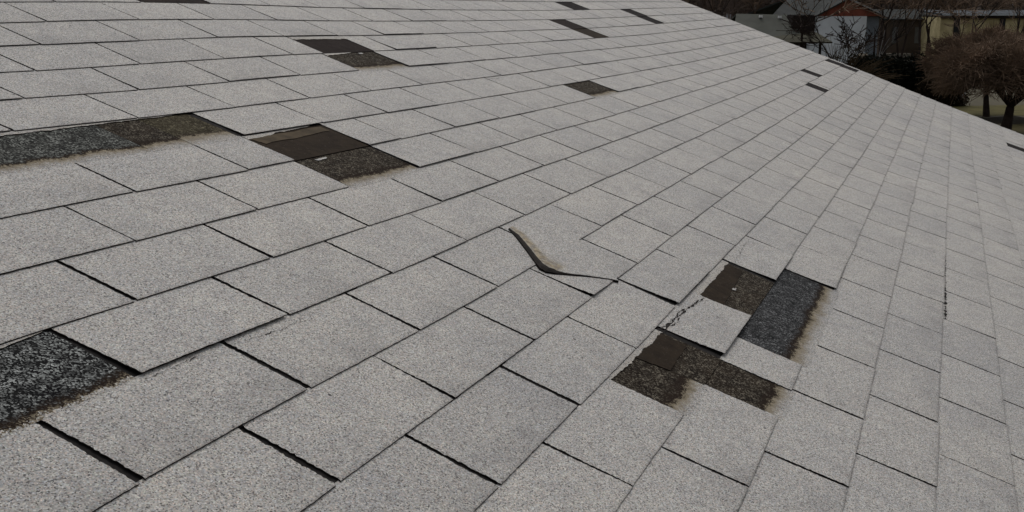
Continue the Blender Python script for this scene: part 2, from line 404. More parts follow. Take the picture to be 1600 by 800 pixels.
for (j, u0, u1, f1, mt, stepped, lab) in PATCHES:
    big = j > 0 and u1 < 14
    nu, nv = (24, 10) if big else (6, 3)
    fu = np.linspace(0, 1, nu + 1); fv = np.linspace(0, 1, nv + 1)
    vf = f1 * fv
    UU = (u0 + .003 + (u1 - u0 - .006) * fu)[None, :].repeat(nv + 1, 0); VF = vf[:, None].repeat(nu + 1, 1)
    if stepped: Z = -THK + .0003 + STEP * VF
    else: Z = -THK + .0003 + (THK - .0001) * np.clip(VF, 0, 1.0) + STEP * np.clip(VF - 1, 0, 1) + .00002
    if (j, u1) in ((14, 5.24), (14, 7.26)): Z = -THK + .0002 + VF * STEP
    V = roofpt(UU.ravel(), (j - 1 + VF).ravel(), Z.ravel())
    F = []; w = nu + 1; vfa = list(VF.ravel())
    for a in range(nv):
        for b in range(nu):
            i = a * w + b; F.append((i, i + w, i + w + 1, i + 1))
    fm = [0] * len(F)
    if stepped:                            # front edge of the layer
        n = len(V); i0 = nv * w
        V = np.concatenate([V, roofpt(UU[-1], np.full(w, j - 1 + f1), np.full(w, -.001))]); vfa += [1.] * w
        for b in range(nu): F.append((i0 + b, n + b, n + b + 1, i0 + b + 1)); fm.append(1)
    ob = mesh_obj("bare_patch", H(V), F, [P_MATS[mt], M_ASPH], house, fm, {"vf": vfa})
    if lab: ob["label"] = lab

# exposed smooth felt inside two of the patches
def scrap(name, quad, j, zoff, mat, label, ragged=.01, n=10, thick=.0008, seed=1, dirt=0.):
    rs = np.random.RandomState(seed); out = []
    for a in range(4):
        p, q = np.array(quad[a]), np.array(quad[(a + 1) % 4])
        for t_ in np.arange(n) / n:
            out.append(p + (q - p) * t_ + rs.randn(2) * np.array([ragged * .4, ragged]) * (0 < t_))
    out = np.array(out); fr = out[:, 1] - (j - 1)
    z = zoff + STEP * fr - THK
    V = np.concatenate([roofpt(out[:, 0], out[:, 1], z + thick), roofpt(out[:, 0], out[:, 1], z - .0004)])
    m = len(out); c = out.mean(0)
    F = [tuple(range(m))[::-1]] + [(i, (i + 1) % m, (i + 1) % m + m, i + m) for i in range(m)]
    ob = mesh_obj(name, H(V), F, [mat, M_ASPH], house, [0] + [1] * m, {"vf": np.full(len(V), .3), "tone": np.full(len(V), .6), "dirt": np.full(len(V), dirt)})
    if label: ob["label"] = label
    return ob
scrap("felt_scrap", [(4.68, 13.05), (5.2, 13.05), (5.2, 13.5), (4.72, 13.54)], 14, .0009, P_MATS['smoothtan'], "smooth brown felt scrap in the grainy brown patch", .006)
scrap("felt_scrap", [(6.22, 13.14), (7.22, 13.14), (7.2, 13.42), (6.22, 13.55)], 14, .0009, P_MATS['smoothtan'], "smooth brown felt scrap above the standing tab", .006, seed=2)
scrap("felt_scrap", [(5.2, 6.1), (6.1, 6.08), (6.1, 6.28), (5.25, 6.36)], 7, .0009, plain("tan_dusty_felt", (.06, .045, .028), .9, .35, 30.), "tan dust band along the top of the smooth patch", .012, seed=3, thick=.0005)

# torn strips of the missing tabs, still nailed under the course above
def remnant(j, u0, u1, w0, w1, seed, label, dirt=.15):
    rs = np.random.RandomState(seed); n = int((u1 - u0) * 60) + 8
    fu = np.linspace(0, 1, n); uu = u0 + (u1 - u0) * fu
    wd_ = w0 + (w1 - w0) * fu; rag = noise1(n, .010, rs, 7) + noise1(n, .005, rs, 2)
    vb = j - 1 + np.maximum(wd_ + rag * np.minimum(1, wd_ / .05), .004)
    vt = np.full(n, j - 1.03)
    vm = (vb + vt) / 2
    rows_ = [(vt, -.0003), (vm, .0003), (vb, .0004)]
    V = np.concatenate([roofpt(uu, a, np.full(n, z)) for a, z in rows_] + [roofpt(uu, vb, np.full(n, -THK))])
    F, fm = [], []
    for a in range(3):
        for b in range(n - 1): F.append((a * n + b, (a + 1) * n + b, (a + 1) * n + b + 1, a * n + b + 1)); fm.append(1 if a == 2 else 0)
    d = np.concatenate([np.zeros(n), np.full(n, dirt), np.full(n, dirt * 2), np.full(n, .5)])
    ob = mesh_obj("torn_strip", H(V), F, [M_GR, M_ASPH], house, fm, {"tone": np.full(len(V), .7), "dirt": d})
    ob["label"] = label
remnant(6, 2.2, 5.0, .15, .015, 11, "ragged granule strip along the top of the long left patch")
remnant(7, 5.18, 6.0, .14, .01, 12, "pale torn strip above the smooth dark patch")
remnant(3, 8.22, 9.2, .16, .2, 13, "pale torn strip above the patch near the top")
remnant(4, 8.2, 8.72, .12, .03, 14, "torn strip between the two patches near the top")
remnant(10, 1.2, 2.17, .06, .02, 15, "thin torn strip above the white flecked patch")
remnant(14, 4.25, 5.23, .07, .10, 16, "crumbling pale strip at the left of the brown patch")
remnant(14, 6.2, 7.26, .16, .13, 17, "wide crumbling strip left of the upper brown patch")
scrap("granule_chip", [(5.36, 7.08), (5.52, 7.06), (5.5, 7.11), (5.38, 7.13)], 8, .0012, M_GR, "pale granule chip between the two stacked patches", .004, seed=5)
scrap("granule_chip", [(8.82, 3.06), (8.9, 3.05), (8.9, 3.11), (8.82, 3.12)], 4, .0012, M_GR, "tiny pale chip between the patches near the top", .003, seed=6, n=4)
scrap("granule_chip", [(6.63, 13.50), (6.67, 13.48), (6.70, 13.53), (6.66, 13.55)], 14, .0012, M_GR, "small pale chip in the upper brown patch", .006, seed=7, n=5)

# cracks and scuffs: ragged splits filled with black asphalt
def crack(path, width, seed, label, j, broken=.35, amp=.03, jit=.0):
    rs = np.random.RandomState(seed); path = np.array(path, float)
    seg = np.linalg.norm(np.diff(path, axis=0) * [W, E], axis=1); tot = seg.sum(); n = max(8, int(tot / .0035))
    t_ = np.linspace(0, tot, n); cum = np.concatenate([[0], np.cumsum(seg)])
    uu = np.interp(t_, cum, path[:, 0]); vv = np.interp(t_, cum, path[:, 1]) + noise1(n, amp * .7, rs, 9) + noise1(n, amp * .45, rs)
    wv = width / E * np.clip(.45 + noise1(n, .45, rs, 3), .06, 1.5) / 2
    on = noise1(n, 1., rs, 4) > (-1.3 + broken * 2.6)
    def height(v): return STEP * (v - (j - 1)) + .0009
    wv = np.where(on, wv, .00012 / E); V, F = [], []
    for sgn in (-1, 1):
        v = vv + sgn * wv; V.append(np.stack([uu + rs.randn(n) * .002, v, height(v)], 1))
    for i in range(n - 1): F.append((i, i + 1, n + i + 1, n + i))
    V = np.concatenate(V); P = roofpt(V[:, 0], V[:, 1], V[:, 2])
    ob = mesh_obj("crack", H(P), F, M_ASPH, house); ob["label"] = label
crack([(5.27, 13.06), (5.6, 13.12), (5.95, 13.17), (6.18, 13.2)], .0042, 21, "ragged black crack along the upper edge of the standing tab", 14, .05, .012)
crack([(5.3, 13.12), (5.7, 13.09), (6.0, 13.2), (6.15, 13.22)], .0030, 22, "second hairline crack along the standing tab", 14, .2, .016)
crack([(5.24, 13.10), (5.5, 13.16), (5.8, 13.13), (6.1, 13.19)], .0030, 29, "crumbled hairline beside the ragged crack", 14, .15, .014)
crack([(7.3, 13.22), (7.8, 13.14), (8.2, 13.1)], .0018, 23, "fine crack above the upper brown patch", 14, .4, .02)
crack([(2.75, 10.07), (3.1, 10.13), (3.4, 10.08), (3.64, 10.05)], .0012, 24, "broken scuff line near the lower left", 11, .35, .012)
crack([(2.2, 10.03), (2.6, 10.06)], .0014, 27, "short brown scuff right of the white flecked patch", 11, .5, .02)
crack([(8.28, 17.05), (8.7, 17.04), (9.35, 17.03)], .0075, 25, "torn black edge on the right hand courses", 18, -.4, .006)
crack([(9.35, 17.03), (10.1, 17.02), (10.95, 17.02)], .0035, 26, "thin torn edge above the torn black one", 18, .3, .01)
crack([(10.1, 5.12), (10.55, 5.12)], .0025, 28, "small scratch in the upper middle", 6, .4, .04)

# the buckled, lifted tab with its worn brown edge
def inv_px(x, y, h):
    """where the ray through a measured point meets the deck raised by h (used once, to size the buckle)"""
    uv = np.array([5.6, 11.])
    for _ in range(25):
        e = 1e-4
        P, _d = project(roofpt([uv[0], uv[0] + e, uv[0]], [uv[1], uv[1], uv[1] + e], [h] * 3))
        Jm = np.stack([(P[1] - P[0]) / e, (P[2] - P[0]) / e], 1)
        uv = uv + np.clip(np.linalg.solve(Jm, np.array([x, y]) - P[0]), -1, 1)
    return uv
FOOT = [(794, 358), (806, 371), (822, 393), (836, 413), (843, 421), (852, 426), (866, 428.5), (882, 430), (920, 434), (950, 438), (966, 441.5)]
HT   = [.002, .0045, .0062, .0068, .0068, .006, .0045, .0036, .0034, .0036, .004]
FOOTUV = np.array([inv_px(x, y, .0012) for x, y in FOOT])
RIGHT = np.array([(6.12, 10.10), (6.2, 10.3), (6.22, 10.5), (6.22, 10.7), (6.22, 10.85), (6.2, 10.97), (6.16, 11.08), (6.1, 11.2), (5.98, 11.55), (5.85, 11.85), (5.77, 12.01)])
ts = np.linspace(0, 10, 41); ki = np.arange(11)
fx = np.interp(ts, ki, FOOTUV[:, 0]); fy = np.interp(ts, ki, FOOTUV[:, 1]); ht = np.interp(ts, ki, HT)
rx = np.interp(ts, ki, RIGHT[:, 0]); ry = np.interp(ts, ki, RIGHT[:, 1])
rs = np.random.RandomState(3); fx = fx + noise1(41, .0012, rs, 2); 
def deckz(v):  # top of whichever course lies there
    fr = v - np.floor(v); return STEP * np.where(fr < 1e-6, 1, fr)
WS = [(0., 0., .0), (.0, .5, .0), (.035, .85, .0), (.07, 1.0, .75), (.10, 1.04, 1.), (.15, .98, 1.), (.20, .82, 1.), (.26, .58, .25), (.36, .3, .0), (.5, .1, 0), (.75, .05, 0), (1., -.02, 0)]
V, A = [], []
for w_, hz, dirt_ in WS:
    wk = w_ * (np.interp(ts, [0, 1, 5.5, 7, 10], [.5, 1, 1, .3, .1]) if w_ < .09 else 1.)
    uu = fx + (rx - fx) * wk; vv = fy + (ry - fy) * wk
    base = .0016 + .0010 * (1 - w_) if hz > 0 or w_ < .5 else .0012
    z = np.where(hz > 0, ht * hz, 0) + np.interp(w_, [0, 1], [.0013, .0]) + np.where(w_ > .2, np.interp(vv, [10, 10.95, 11.0, 11.15, 12], [.0004, .0026, .0028, .0022, .0027]), 0) * min(1, w_ * 1.3)
    if w_ == 0. and hz == 0.: z = np.full(41, .0002)
    V.append(roofpt(uu, vv, z)); A.append(np.full(41, dirt_) * np.interp(ts, [0, 1, 5.9, 6.9], [1, 1, 1, 0]) * (.75 + .25 * rs.rand(41)))
F, fm = [], []
for a in range(len(WS) - 1):
    for b in range(40): F.append((a * 41 + b, a * 41 + b + 1, (a + 1) * 41 + b + 1, (a + 1) * 41 + b)); fm.append(1 if a < 3 else 0)
lt = mesh_obj("lifted_tab", H(np.concatenate(V)), F, [M_GR, M_ASPH], house, fm, {"tone": np.full(41 * len(WS), .5), "dirt": np.concatenate(A), "vf": np.zeros(41 * len(WS))}, smooth=False)
for p_ in lt.data.polygons: p_.use_smooth = p_.material_index == 0
lt["label"] = "buckled tab lifted into a ridge with a worn brown edge"

# roof edges, deck, walls
def quadbox(name, corners_top, thick, mat, parent, loc=HB):
    T = np.array(corners_top, float); B_ = T.copy(); B_[:, 2] -= thick
    V = np.concatenate([T, B_]) - loc
    F = [(0, 1, 2, 3), (7, 6, 5, 4)] + [(i, i + 4, (i + 1) % 4 + 4, (i + 1) % 4) for i in range(4)]
    return mesh_obj(name, V, F, mat, parent)
vs = np.arange(J0 - 1, J1 + .01, .5); n = len(vs)
m_edge = plain("dark_drip_edge", (.02, .018, .02), .5, .2)
a = roofpt(np.full(n, U_RAKE - .02), vs, np.full(n, -.004)); b = roofpt(np.full(n, U_RAKE + .24), vs, np.full(n, -.006)); c = b.copy(); c[:, 2] -= .16
V = np.concatenate([a, b, c]); F = [(r_ * n + i, r_ * n + i + 1, (r_ + 1) * n + i + 1, (r_ + 1) * n + i) for r_ in range(2) for i in range(n - 1)]
mesh_obj("drip_edge", H(V), F, m_edge, house)
# deck under everything
us = np.linspace(U_MIN, U_RAKE + .1, 60); vd = np.linspace(J0 - 1, J1, 30)
UU, VV = np.meshgrid(us, vd); P = roofpt(UU.ravel(), VV.ravel(), np.full(UU.size, -.007)); P2 = P.copy(); P2[:, 2] -= .05
F = [(a_ * 60 + b_, (a_ + 1) * 60 + b_, (a_ + 1) * 60 + b_ + 1, a_ * 60 + b_ + 1) for a_ in range(29) for b_ in range(59)]
F += [tuple(i + len(P) for i in q[::-1]) for q in F]
mesh_obj("deck", H(np.concatenate([P, P2])), F, M_FELT, house)
# wall body and far slope
x0 = roofpt([U_MIN], [0], [0])[0][0]; x1 = roofpt([U_RAKE - 1.2], [0], [0])[0][0]
eave = roofpt([10.], [J1], [0])[0]; ridge = roofpt([10.], [J0 - 1], [0])[0]
ye, ze, yr, zr = eave[1], eave[2], ridge[1], ridge[2]
m_wall = plain("cream_siding", (.55, .52, .45), .8, .06)
V = []
for x in (x0, x1):
    V += [(x, ye + .35, 0), (x, ye + .35, ze - .02), (x, yr, zr - .12), (x, 2 * yr - ye - .35, ze - .02), (x, 2 * yr - ye - .35, 0)]
F = [(4, 3, 2, 1, 0), (5, 6, 7, 8, 9), (0, 1, 6, 5), (3, 4, 9, 8)]
mesh_obj("wall", np.array(V) - HB, F, m_wall, house)
x2 = roofpt([U_RAKE + .1], [0], [0])[0][0]
V = [(x0, yr - .0, zr - .01), (x2, yr, zr - .01), (x2, 2 * yr - ye, ze - .01), (x0, 2 * yr - ye, ze - .01)]
quadbox("back_slope", V, .08, M_GR, house)
# eave gutter
V = []; 
for x in (x0, x2):
    for dy, dz in ((.0, -.02), (-.11, -.02), (-.10, -.12), (-.03, -.12)): V.append((x, ye + dy - .005, ze + dz))
mesh_obj("gutter", np.array(V) - HB, [(0, 1, 5, 4)[::-1], (1, 2, 6, 5), (2, 3, 7, 6), (3, 0, 4, 7), (0, 1, 2, 3), (7, 6, 5, 4)], plain("white_gutter", (.7, .7, .68), .4, .05), house)

# ---------------------------------------------------------------- placing things out on the land
Fh = M @ np.array([0, 0, 1.]); Fh[2] = 0; Fh /= np.linalg.norm(Fh)      # level view direction
Rh = np.array([Fh[1], -Fh[0], 0.])                                      # level, to the right
def at(px, py, D):
    """point seen at (px, py) of the photograph at level distance D"""
    d = M @ np.array([(px - 800) / FPX, (py - 400) / FPX, 1.]); s = D / d.dot(Fh); return CAM + d * s
def gnd(px, D): p = at(px, 18, D); return np.array([p[0], p[1], 0.])
YAW = math.atan2(Rh[1], Rh[0])
def LD(o, l, d, z): return np.array(o) + Rh * l + Fh * d + np.array([0, 0, z])

# ground
k = NT("winter_grass"); vec = k.coord()
big = k.noise(vec, .12, 5, .6); fine = k.noise(vec, 6., 5, .7)
c = k.ramp(big, [(.35, (.045, .042, .02)), (.5, (.085, .07, .035)), (.65, (.05, .04, .022))])
c = k.mix(.6, c, k.ramp(fine, [(.3, (.014, .012, .006)), (.7, (.075, .065, .033))])); k.color(c)
G = 700.; N = 40; xs = np.linspace(-G, G, N + 1)
gx, gy = np.meshgrid(xs, xs); V = np.stack([gx.ravel(), gy.ravel(), np.zeros(gx.size)], 1)
F = [(a * (N + 1) + b, a * (N + 1) + b + 1, (a + 1) * (N + 1) + b + 1, (a + 1) * (N + 1) + b) for a in range(N) for b in range(N)]
prop(mesh_obj("ground", V, F, k.m), kind="structure")

def strip(name, D0, D1, p0, p1, z, mat, seed):
    rs = np.random.RandomState(seed); n = 40; V = []
    for i in range(n + 1):
        px = p0 + (p1 - p0) * i / n
        V.append(gnd(px, D0 + rs.randn() * .15) + [0, 0, z]); V.append(gnd(px, D1 + rs.randn() * .4) + [0, 0, z])
    prop(mesh_obj(name, V, [(2 * i, 2 * i + 1, 2 * i + 3, 2 * i + 2) for i in range(n)], mat), kind="structure")
strip("dry_lawn", 54.5, 60.5, 1300, 1900, .006, plain("dry_grass", (.085, .075, .030), .95, .35, .9), 1)
strip("green_lawn", 40, 49.8, 1300, 1900, .005, plain("green_grass", (.05, .043, .017), .95, .4, .8), 2)
strip("bare_earth", 50.5, 54.2, 1300, 1900, .004, plain("dark_earth", (.018, .014, .008), .95, .4, .8), 3)  # dark brown strip between the two lawns

# wooded hill behind everything
k = NT("winter_wood"); vec = k.coord()
mp = k.n("ShaderNodeMapping"); mp.inputs["Scale"].default_value = (1, 1, .25); k.l(vec, mp.inputs[0])
c = k.ramp(k.noise(mp.outputs[0], .35, 8, .75), [(.3, (.025, .020, .018)), (.45, (.058, .045, .037)), (.56, (.085, .083, .087)), (.68, (.20, .23, .27))])
k.color(c)
V, F = [], []; n = 90; m = 12; rs = np.random.RandomState(4)
prof = 46 + 8 * np.sin(np.linspace(0, 14, n + 1)) + rs.randn(n + 1) * 1.5
for i in range(n + 1):
    px = -2200 + 5600 * i / n
    for q in range(m + 1):
        f_ = q / m; p = gnd(px, 200 + 130 * f_); z = prof[i] * (math.sin(f_ * math.pi / 2) ** .8) + rs.randn() * .8 * f_ - .3
        V.append((p[0], p[1], z))
for i in range(n):
    for q in range(m):
        a = i * (m + 1) + q; F.append((a, a + 1, a + m + 2, a + m + 1))
prop(mesh_obj("hill", V, F, k.m, smooth=True), kind="structure")

# ---------------------------------------------------------------- bare trees
class Tubes:
    def __init__(s): s.V = []; s.F = []
    def tube(s, a, b, ra, rb, sides=3):
        a = np.array(a, float); b = np.array(b, float); d = b - a; L = np.linalg.norm(d)
        if L < 1e-5: return
        d /= L; e = np.cross(d, [0, 0, 1.] if abs(d[2]) < .9 else [1., 0, 0]); e /= np.linalg.norm(e); g = np.cross(d, e); n0 = len(s.V)
        for (p, r) in ((a, ra), (b, rb)):
            for q in range(sides):
                t = 2 * math.pi * q / sides; s.V.append(p + r * (math.cos(t) * e + math.sin(t) * g))
        for q in range(sides): s.F.append((n0 + q, n0 + (q + 1) % sides, n0 + sides + (q + 1) % sides, n0 + sides + q))
def grow(T, TW, p, d, L, r, lvl, rnd, maxl, spread, droop, minr):
    """a limb as a bent chain, then its forks; the thin ones go to the crown mesh"""
    n = 3 if lvl < 3 else 2
    for i in range(n):
        d2 = d + np.array([rnd.gauss(0, .12), rnd.gauss(0, .12), rnd.gauss(0, .08) - droop * lvl * .05]); d2 /= np.linalg.norm(d2)
        q = p + d2 * L / n; r2 = r * (1 - .28 / n * (i + 1))
        (T if lvl < 2 else TW).tube(p, q, max(r, minr), max(r2, minr), 6 if lvl == 0 else (4 if lvl < 2 else 3)); p, d, r = q, d2, r2
        if lvl >= 1 and lvl < maxl and i < n - 1:
            side = d + np.array([rnd.gauss(0, 1), rnd.gauss(0, 1), rnd.gauss(.1, .5)]) * spread; side /= np.linalg.norm(side)
            grow(T, TW, p, side, L * rnd.uniform(.5, .7), r * .55, lvl + 1, rnd, maxl, spread, droop, minr)
    if lvl < maxl:
        for _ in range(rnd.choice((2, 3, 3))):
            side = d + np.array([rnd.gauss(0, 1), rnd.gauss(0, 1), rnd.gauss(.05, .6)]) * spread; side /= np.linalg.norm(side)
            grow(T, TW, p, side, L * rnd.uniform(.6, .82), r * .62, lvl + 1, rnd, maxl, spread, droop, minr)
M_BARK = plain("dark_bark", (.040, .030, .025), .95, .4, 3.)
M_TWIG = plain("brown_twigs", (.17, .12, .085), .95, .5, 1.)
M_TWIG2 = plain("grey_twigs", (.034, .029, .026), .95, .4, 1.)
M_BIRCH = plain("pale_bark", (.24, .235, .23), .9, .35, 3.)
def bare_tree(base, h, r, seed, label, group, maxl=4, spread=.55, trunk_frac=.3, bark=None, twig=None, minr=.02, lean=0., droop=0., name="bare_tree", cat="tree"):
    rnd = random.Random(seed); T, TW = Tubes(), Tubes()
    d = np.array([rnd.gauss(0, .04) + lean * Rh[0], rnd.gauss(0, .04) + lean * Rh[1], 1.]); d /= np.linalg.norm(d)
    grow(T, TW, np.zeros(3), d, h * trunk_frac, r, 0, rnd, maxl, spread, droop, minr)
    zt = max(v[2] for v in TW.V) if TW.V else h; s = h / zt
    for L_ in (T, TW):
        for v in L_.V: v *= np.array([1, 1, 1]) * s
    e = empty(name, tuple(base), label, cat, group)
    mesh_obj("trunk", T.V, T.F, bark or M_BARK, e)
    if TW.V: mesh_obj("crown", TW.V, TW.F, twig or M_TWIG, e)
    return e

# dense woodland mass: nobody could count it
T = Tubes(); rnd = random.Random(77)
def wood_tree(base, h):
    p = np.array(base, float); d = np.array([rnd.gauss(0, .03), rnd.gauss(0, .03), 1.]); r = h * .011
    for i in range(5):
        q = p + d * h / 5; T.tube(p, q, r, r * .75, 4); r *= .75
        if i > 0:
            for _ in range(7):
                s_ = np.array([rnd.gauss(0, .7), rnd.gauss(0, .7), rnd.uniform(.2, 1.1)]); L = h * rnd.uniform(.12, .25); e_ = q + s_ * L
                T.tube(q, e_, r * .4 + .015, .02)
                for _ in range(4):
                    s2 = s_ + np.array([rnd.gauss(0, .6), rnd.gauss(0, .6), rnd.gauss(0, .4)]); m_ = q + s_ * L * rnd.uniform(.3, 1)
                    T.tube(m_, m_ + s2 * L * .6, .03, .015)
        p = q; d = d + np.array([rnd.gauss(0, .05), rnd.gauss(0, .05), 0])
for i in range(330):
    wood_tree(gnd(rnd.uniform(950, 1750), rnd.uniform(105, 190)), rnd.uniform(9, 17))
prop(mesh_obj("woodland", T.V, T.F, plain("wood_bark", (.115, .088, .072), .95, .5, .3)), "dense leafless wood behind the houses", None, None, "stuff")

# ---- buildings
M_WHITE = plain("white_siding", (.78, .82, .85), .8, .1, 1.2)
M_RED = plain("red_shingles", (.27, .09, .06), .9, .25, 2.)
M_DROOF = plain("dark_roofing", (.035, .038, .037), .9, .25, 1.)
M_GROOF = plain("grey_roofing", (.082, .085, .074), .9, .15, 1.)
M_DWALL = plain("dark_wall", (.028, .022, .02), .9, .3, 1.)
M_GLASS = plain("dark_glass", (.015, .017, .02), .2, .2, 1.)
M_TAN = NT("tan_stone"); vec = M_TAN.coord()
M_TAN.color(M_TAN.ramp(M_TAN.noise(vec, 1.3, 4, .6), [(.3, (.34, .28, .14)), (.7, (.72, .62, .36))])); M_TAN = M_TAN.m
M_PALE = plain("pale_trim", (.5, .54, .57), .6, .1, 1.)

def prismbox(name, o, l0, l1, d0, d1, z0, z1, mat, parent, base):
    P = [LD(o, l, d, z) - base for z in (z0, z1) for (l, d) in ((l0, d0), (l1, d0), (l1, d1), (l0, d1))]
    return mesh_obj(name, P, [(3, 2, 1, 0), (4, 5, 6, 7), (0, 1, 5, 4), (1, 2, 6, 5), (2, 3, 7, 6), (3, 0, 4, 7)], mat, parent)
def slab(name, o, pts, th, mat, parent, base):
    T_ = np.array([LD(o, *p) for p in pts]) - base; n_ = np.cross(T_[1] - T_[0], T_[2] - T_[0]); n_ /= np.linalg.norm(n_)
    if n_[2] < 0 : n_ = -n_
    B_ = T_ - n_ * th; m_ = len(T_)
    return mesh_obj(name, np.concatenate([T_, B_]), [tuple(range(m_)), tuple(range(2 * m_ - 1, m_ - 1, -1))] + [(i, i + m_, (i + 1) % m_ + m_, (i + 1) % m_) for i in range(m_)], mat, parent)

M_DULLTRIM = plain('weathered_trim', (.35, .35, .35), .7, .1, 1.)
# white house with the red gable, dark main roof
D = 78.; o = gnd(1323, D); S = D / FPX * 1.012         # metres per photo pixel there
def zz(py, d=D): return CAM_H - (py - 18) * d / FPX * 1.02
wh = empty("white_house", tuple(o), "white house with a red gable behind a bare branching tree", "house")
prismbox("wall", o, -53 * S, 31 * S, 0, 5.5, 0, zz(26), M_WHITE, wh, o)
prismbox("dark_wing_wall", o, -96 * S, -53 * S - .01, .8, 5.5, 0, zz(25), M_DWALL, wh, o)
g = zz(1.5); e_ = zz(26)
gb = mesh_obj("gable", [LD(o, *p) - o for p in ((-50 * S, -.02, e_), (58 * S, -.02, e_), (0, -.02, g), (-50 * S, .25, e_), (58 * S, .25, e_), (0, .25, g))],
     [(0, 1, 2), (5, 4, 3), (0, 3, 4, 1), (1, 4, 5, 2), (2, 5, 3, 0)], M_RED, wh)
slab("roof", o, [(-54 * S, -.35, e_ - .1), (-54 * S, 5.8, e_ - .1), (0, 5.8, g + .08), (0, -.35, g + .08)], .08, M_DROOF, wh, o)
slab("roof", o, [(0, -.35, g + .08), (0, 5.8, g + .08), (62 * S, 5.8, e_ - .1), (62 * S, -.35, e_ - .1)], .08, M_DROOF, wh, o)
slab("verge_board", o, [(0, -.38, g + .1), (0, -.30, g + .1), (60 * S, -.30, e_ + .0), (60 * S, -.38, e_ + .0)], .09, M_DULLTRIM, wh, o)
slab("main_roof", o, [(-110 * S, .3, zz(24)), (-20 * S, .3, zz(24)), (-20 * S, 5., zz(-2)), (-62 * S, 5., zz(-2))], .1, M_DROOF, wh, o)
slab("main_roof_rear", o, [(-62 * S, 5., zz(-2)), (-20 * S, 5., zz(-2)), (-20 * S, 9.5, zz(24)), (-110 * S, 9.5, zz(24))], .1, M_DROOF, wh, o)
prismbox("side_wall", o, 31 * S + .01, 52 * S, .35, 5.4, 0, zz(26.3), plain("shaded_siding", (.2, .225, .25), .8, .15, 1.), wh, o)  # right part of the house, its shade put into the wall colour

# grey roofed outbuilding
D2 = 70.; o2 = gnd(1200, D2); S2 = D2 / FPX * 1.012
gh = empty("outbuilding", tuple(o2), "low outbuilding with a pale grey roof and two white roof vents", "outbuilding")
slab("roof", o2, [(-60 * S2, -1.7, zz(57, D2)), (46 * S2, -1.7, zz(57, D2)), (36 * S2, 1.2, zz(24, D2 + 1)), (-42 * S2, 1.2, zz(22.5, D2 + 1))], .08, M_GROOF, gh, o2)
slab("roof_rear", o2, [(-42 * S2, 1.2, zz(22.5, D2 + 1)), (36 * S2, 1.2, zz(24, D2 + 1)), (46 * S2, 4.2, zz(57, D2)), (-60 * S2, 4.2, zz(57, D2))], .08, M_GROOF, gh, o2)
prismbox("wall", o2, -52 * S2, 40 * S2, -1.4, 3.9, 0, zz(58, D2), plain("dull_wall", (.07, .062, .05), .9, .2, 1.), gh, o2)
for lx, py in ((-9, 25), (20, 26)):
    prismbox("roof_vent", o2, lx * S2, (lx + 4.5) * S2, .6, .8, zz(py + 3.2, D2), zz(py - .3, D2), plain("white_vent", (.8, .8, .78), .5, .03), gh, o2)
prismbox("dark_dormer", o2, 35 * S2, 68 * S2, -.6, 1.0, zz(60, D2), zz(25, D2), M_DWALL, gh, o2)
slab("porch_roof", o2, [(-10 * S2, -3.2, zz(64, D2 - 3)), (78 * S2, -3.2, zz(64, D2 - 3)), (66 * S2, -1.4, zz(50, D2 - 2)), (0, -1.4, zz(56, D2 - 2))], .08, plain("mossy_roof", (.05, .048, .034), .9, .3, 1.), gh, o2)
prismbox("porch_post", o2, 60 * S2, 63 * S2, -3.1, -2.95, 0, zz(66, D2 - 3), M_DWALL, gh, o2)
prismbox("porch_post", o2, -6 * S2, -3 * S2, -3.1, -2.95, 0, zz(66, D2 - 3), M_DWALL, gh, o2)

# tan stone building
D3 = 88.; o3 = gnd(1560, D3); S3 = D3 / FPX * 1.012
tb = empty("stone_building", tuple(o3), "tan stone building with a pale eave line at the upper right", "building")
prismbox("wall", o3, -86 * S3, 180 * S3, 0, 9, 0, zz(27.5, D3), M_TAN, tb, o3)
prismbox("dark_fascia", o3, -87 * S3, 182 * S3, -.35, -.02, zz(29.2, D3), zz(25.2, D3), M_DWALL, tb, o3)
prismbox("eave_trim", o3, -87 * S3, 182 * S3, -.45, -.36, zz(25.2, D3), zz(22.8, D3), M_PALE, tb, o3)
slab("roof", o3, [(-88 * S3, -.4, zz(22.5, D3)), (182 * S3, -.4, zz(22.5, D3)), (182 * S3, 5, zz(17, D3)), (-88 * S3, 5, zz(17, D3))], .1, plain("blue_grey_roofing", (.05, .058, .068), .8, .25, .8), tb, o3)
for lx in (-61, 8, 45, 84):
    w = prismbox("window", o3, (lx - 4) * S3, (lx + 4) * S3, -.04, .05, zz(62, D3), zz(29.5, D3), M_GLASS, tb, o3)
    prismbox("frame", o3, (lx - 4.8) * S3, (lx - 4.1) * S3, -.05, .05, zz(62, D3), zz(29.5, D3), M_DWALL, w, o3)
# dark barn-like block between the two
D4 = 92.; o4 = gnd(1430, D4); S4 = D4 / FPX * 1.012
bb = empty("brown_building", tuple(o4), "dim brown building behind tall trunks, left of the tan stone one", "building")
prismbox("wall", o4, -50 * S4, 44 * S4, 0, 6, 0, zz(30, D4), plain("brown_boards", (.085, .066, .052), .9, .3, .8), bb, o4)
slab("roof", o4, [(-54 * S4, -.4, zz(30, D4)), (47 * S4, -.4, zz(30, D4)), (47 * S4, 3, zz(16, D4)), (-54 * S4, 3, zz(16, D4))], .1, M_DROOF, bb, o4)
slab("roof_rear", o4, [(-54 * S4, 3, zz(16, D4)), (47 * S4, 3, zz(16, D4)), (47 * S4, 6.4, zz(30, D4)), (-54 * S4, 6.4, zz(30, D4))], .1, M_DROOF, bb, o4)
for lx in (-28, 6): prismbox("window", o4, (lx - 4) * S4, (lx + 4) * S4, -.04, .05, zz(66, D4), zz(42, D4), plain("dim_pane", (.12, .12, .12), .3, .3, 2.), bb, o4)
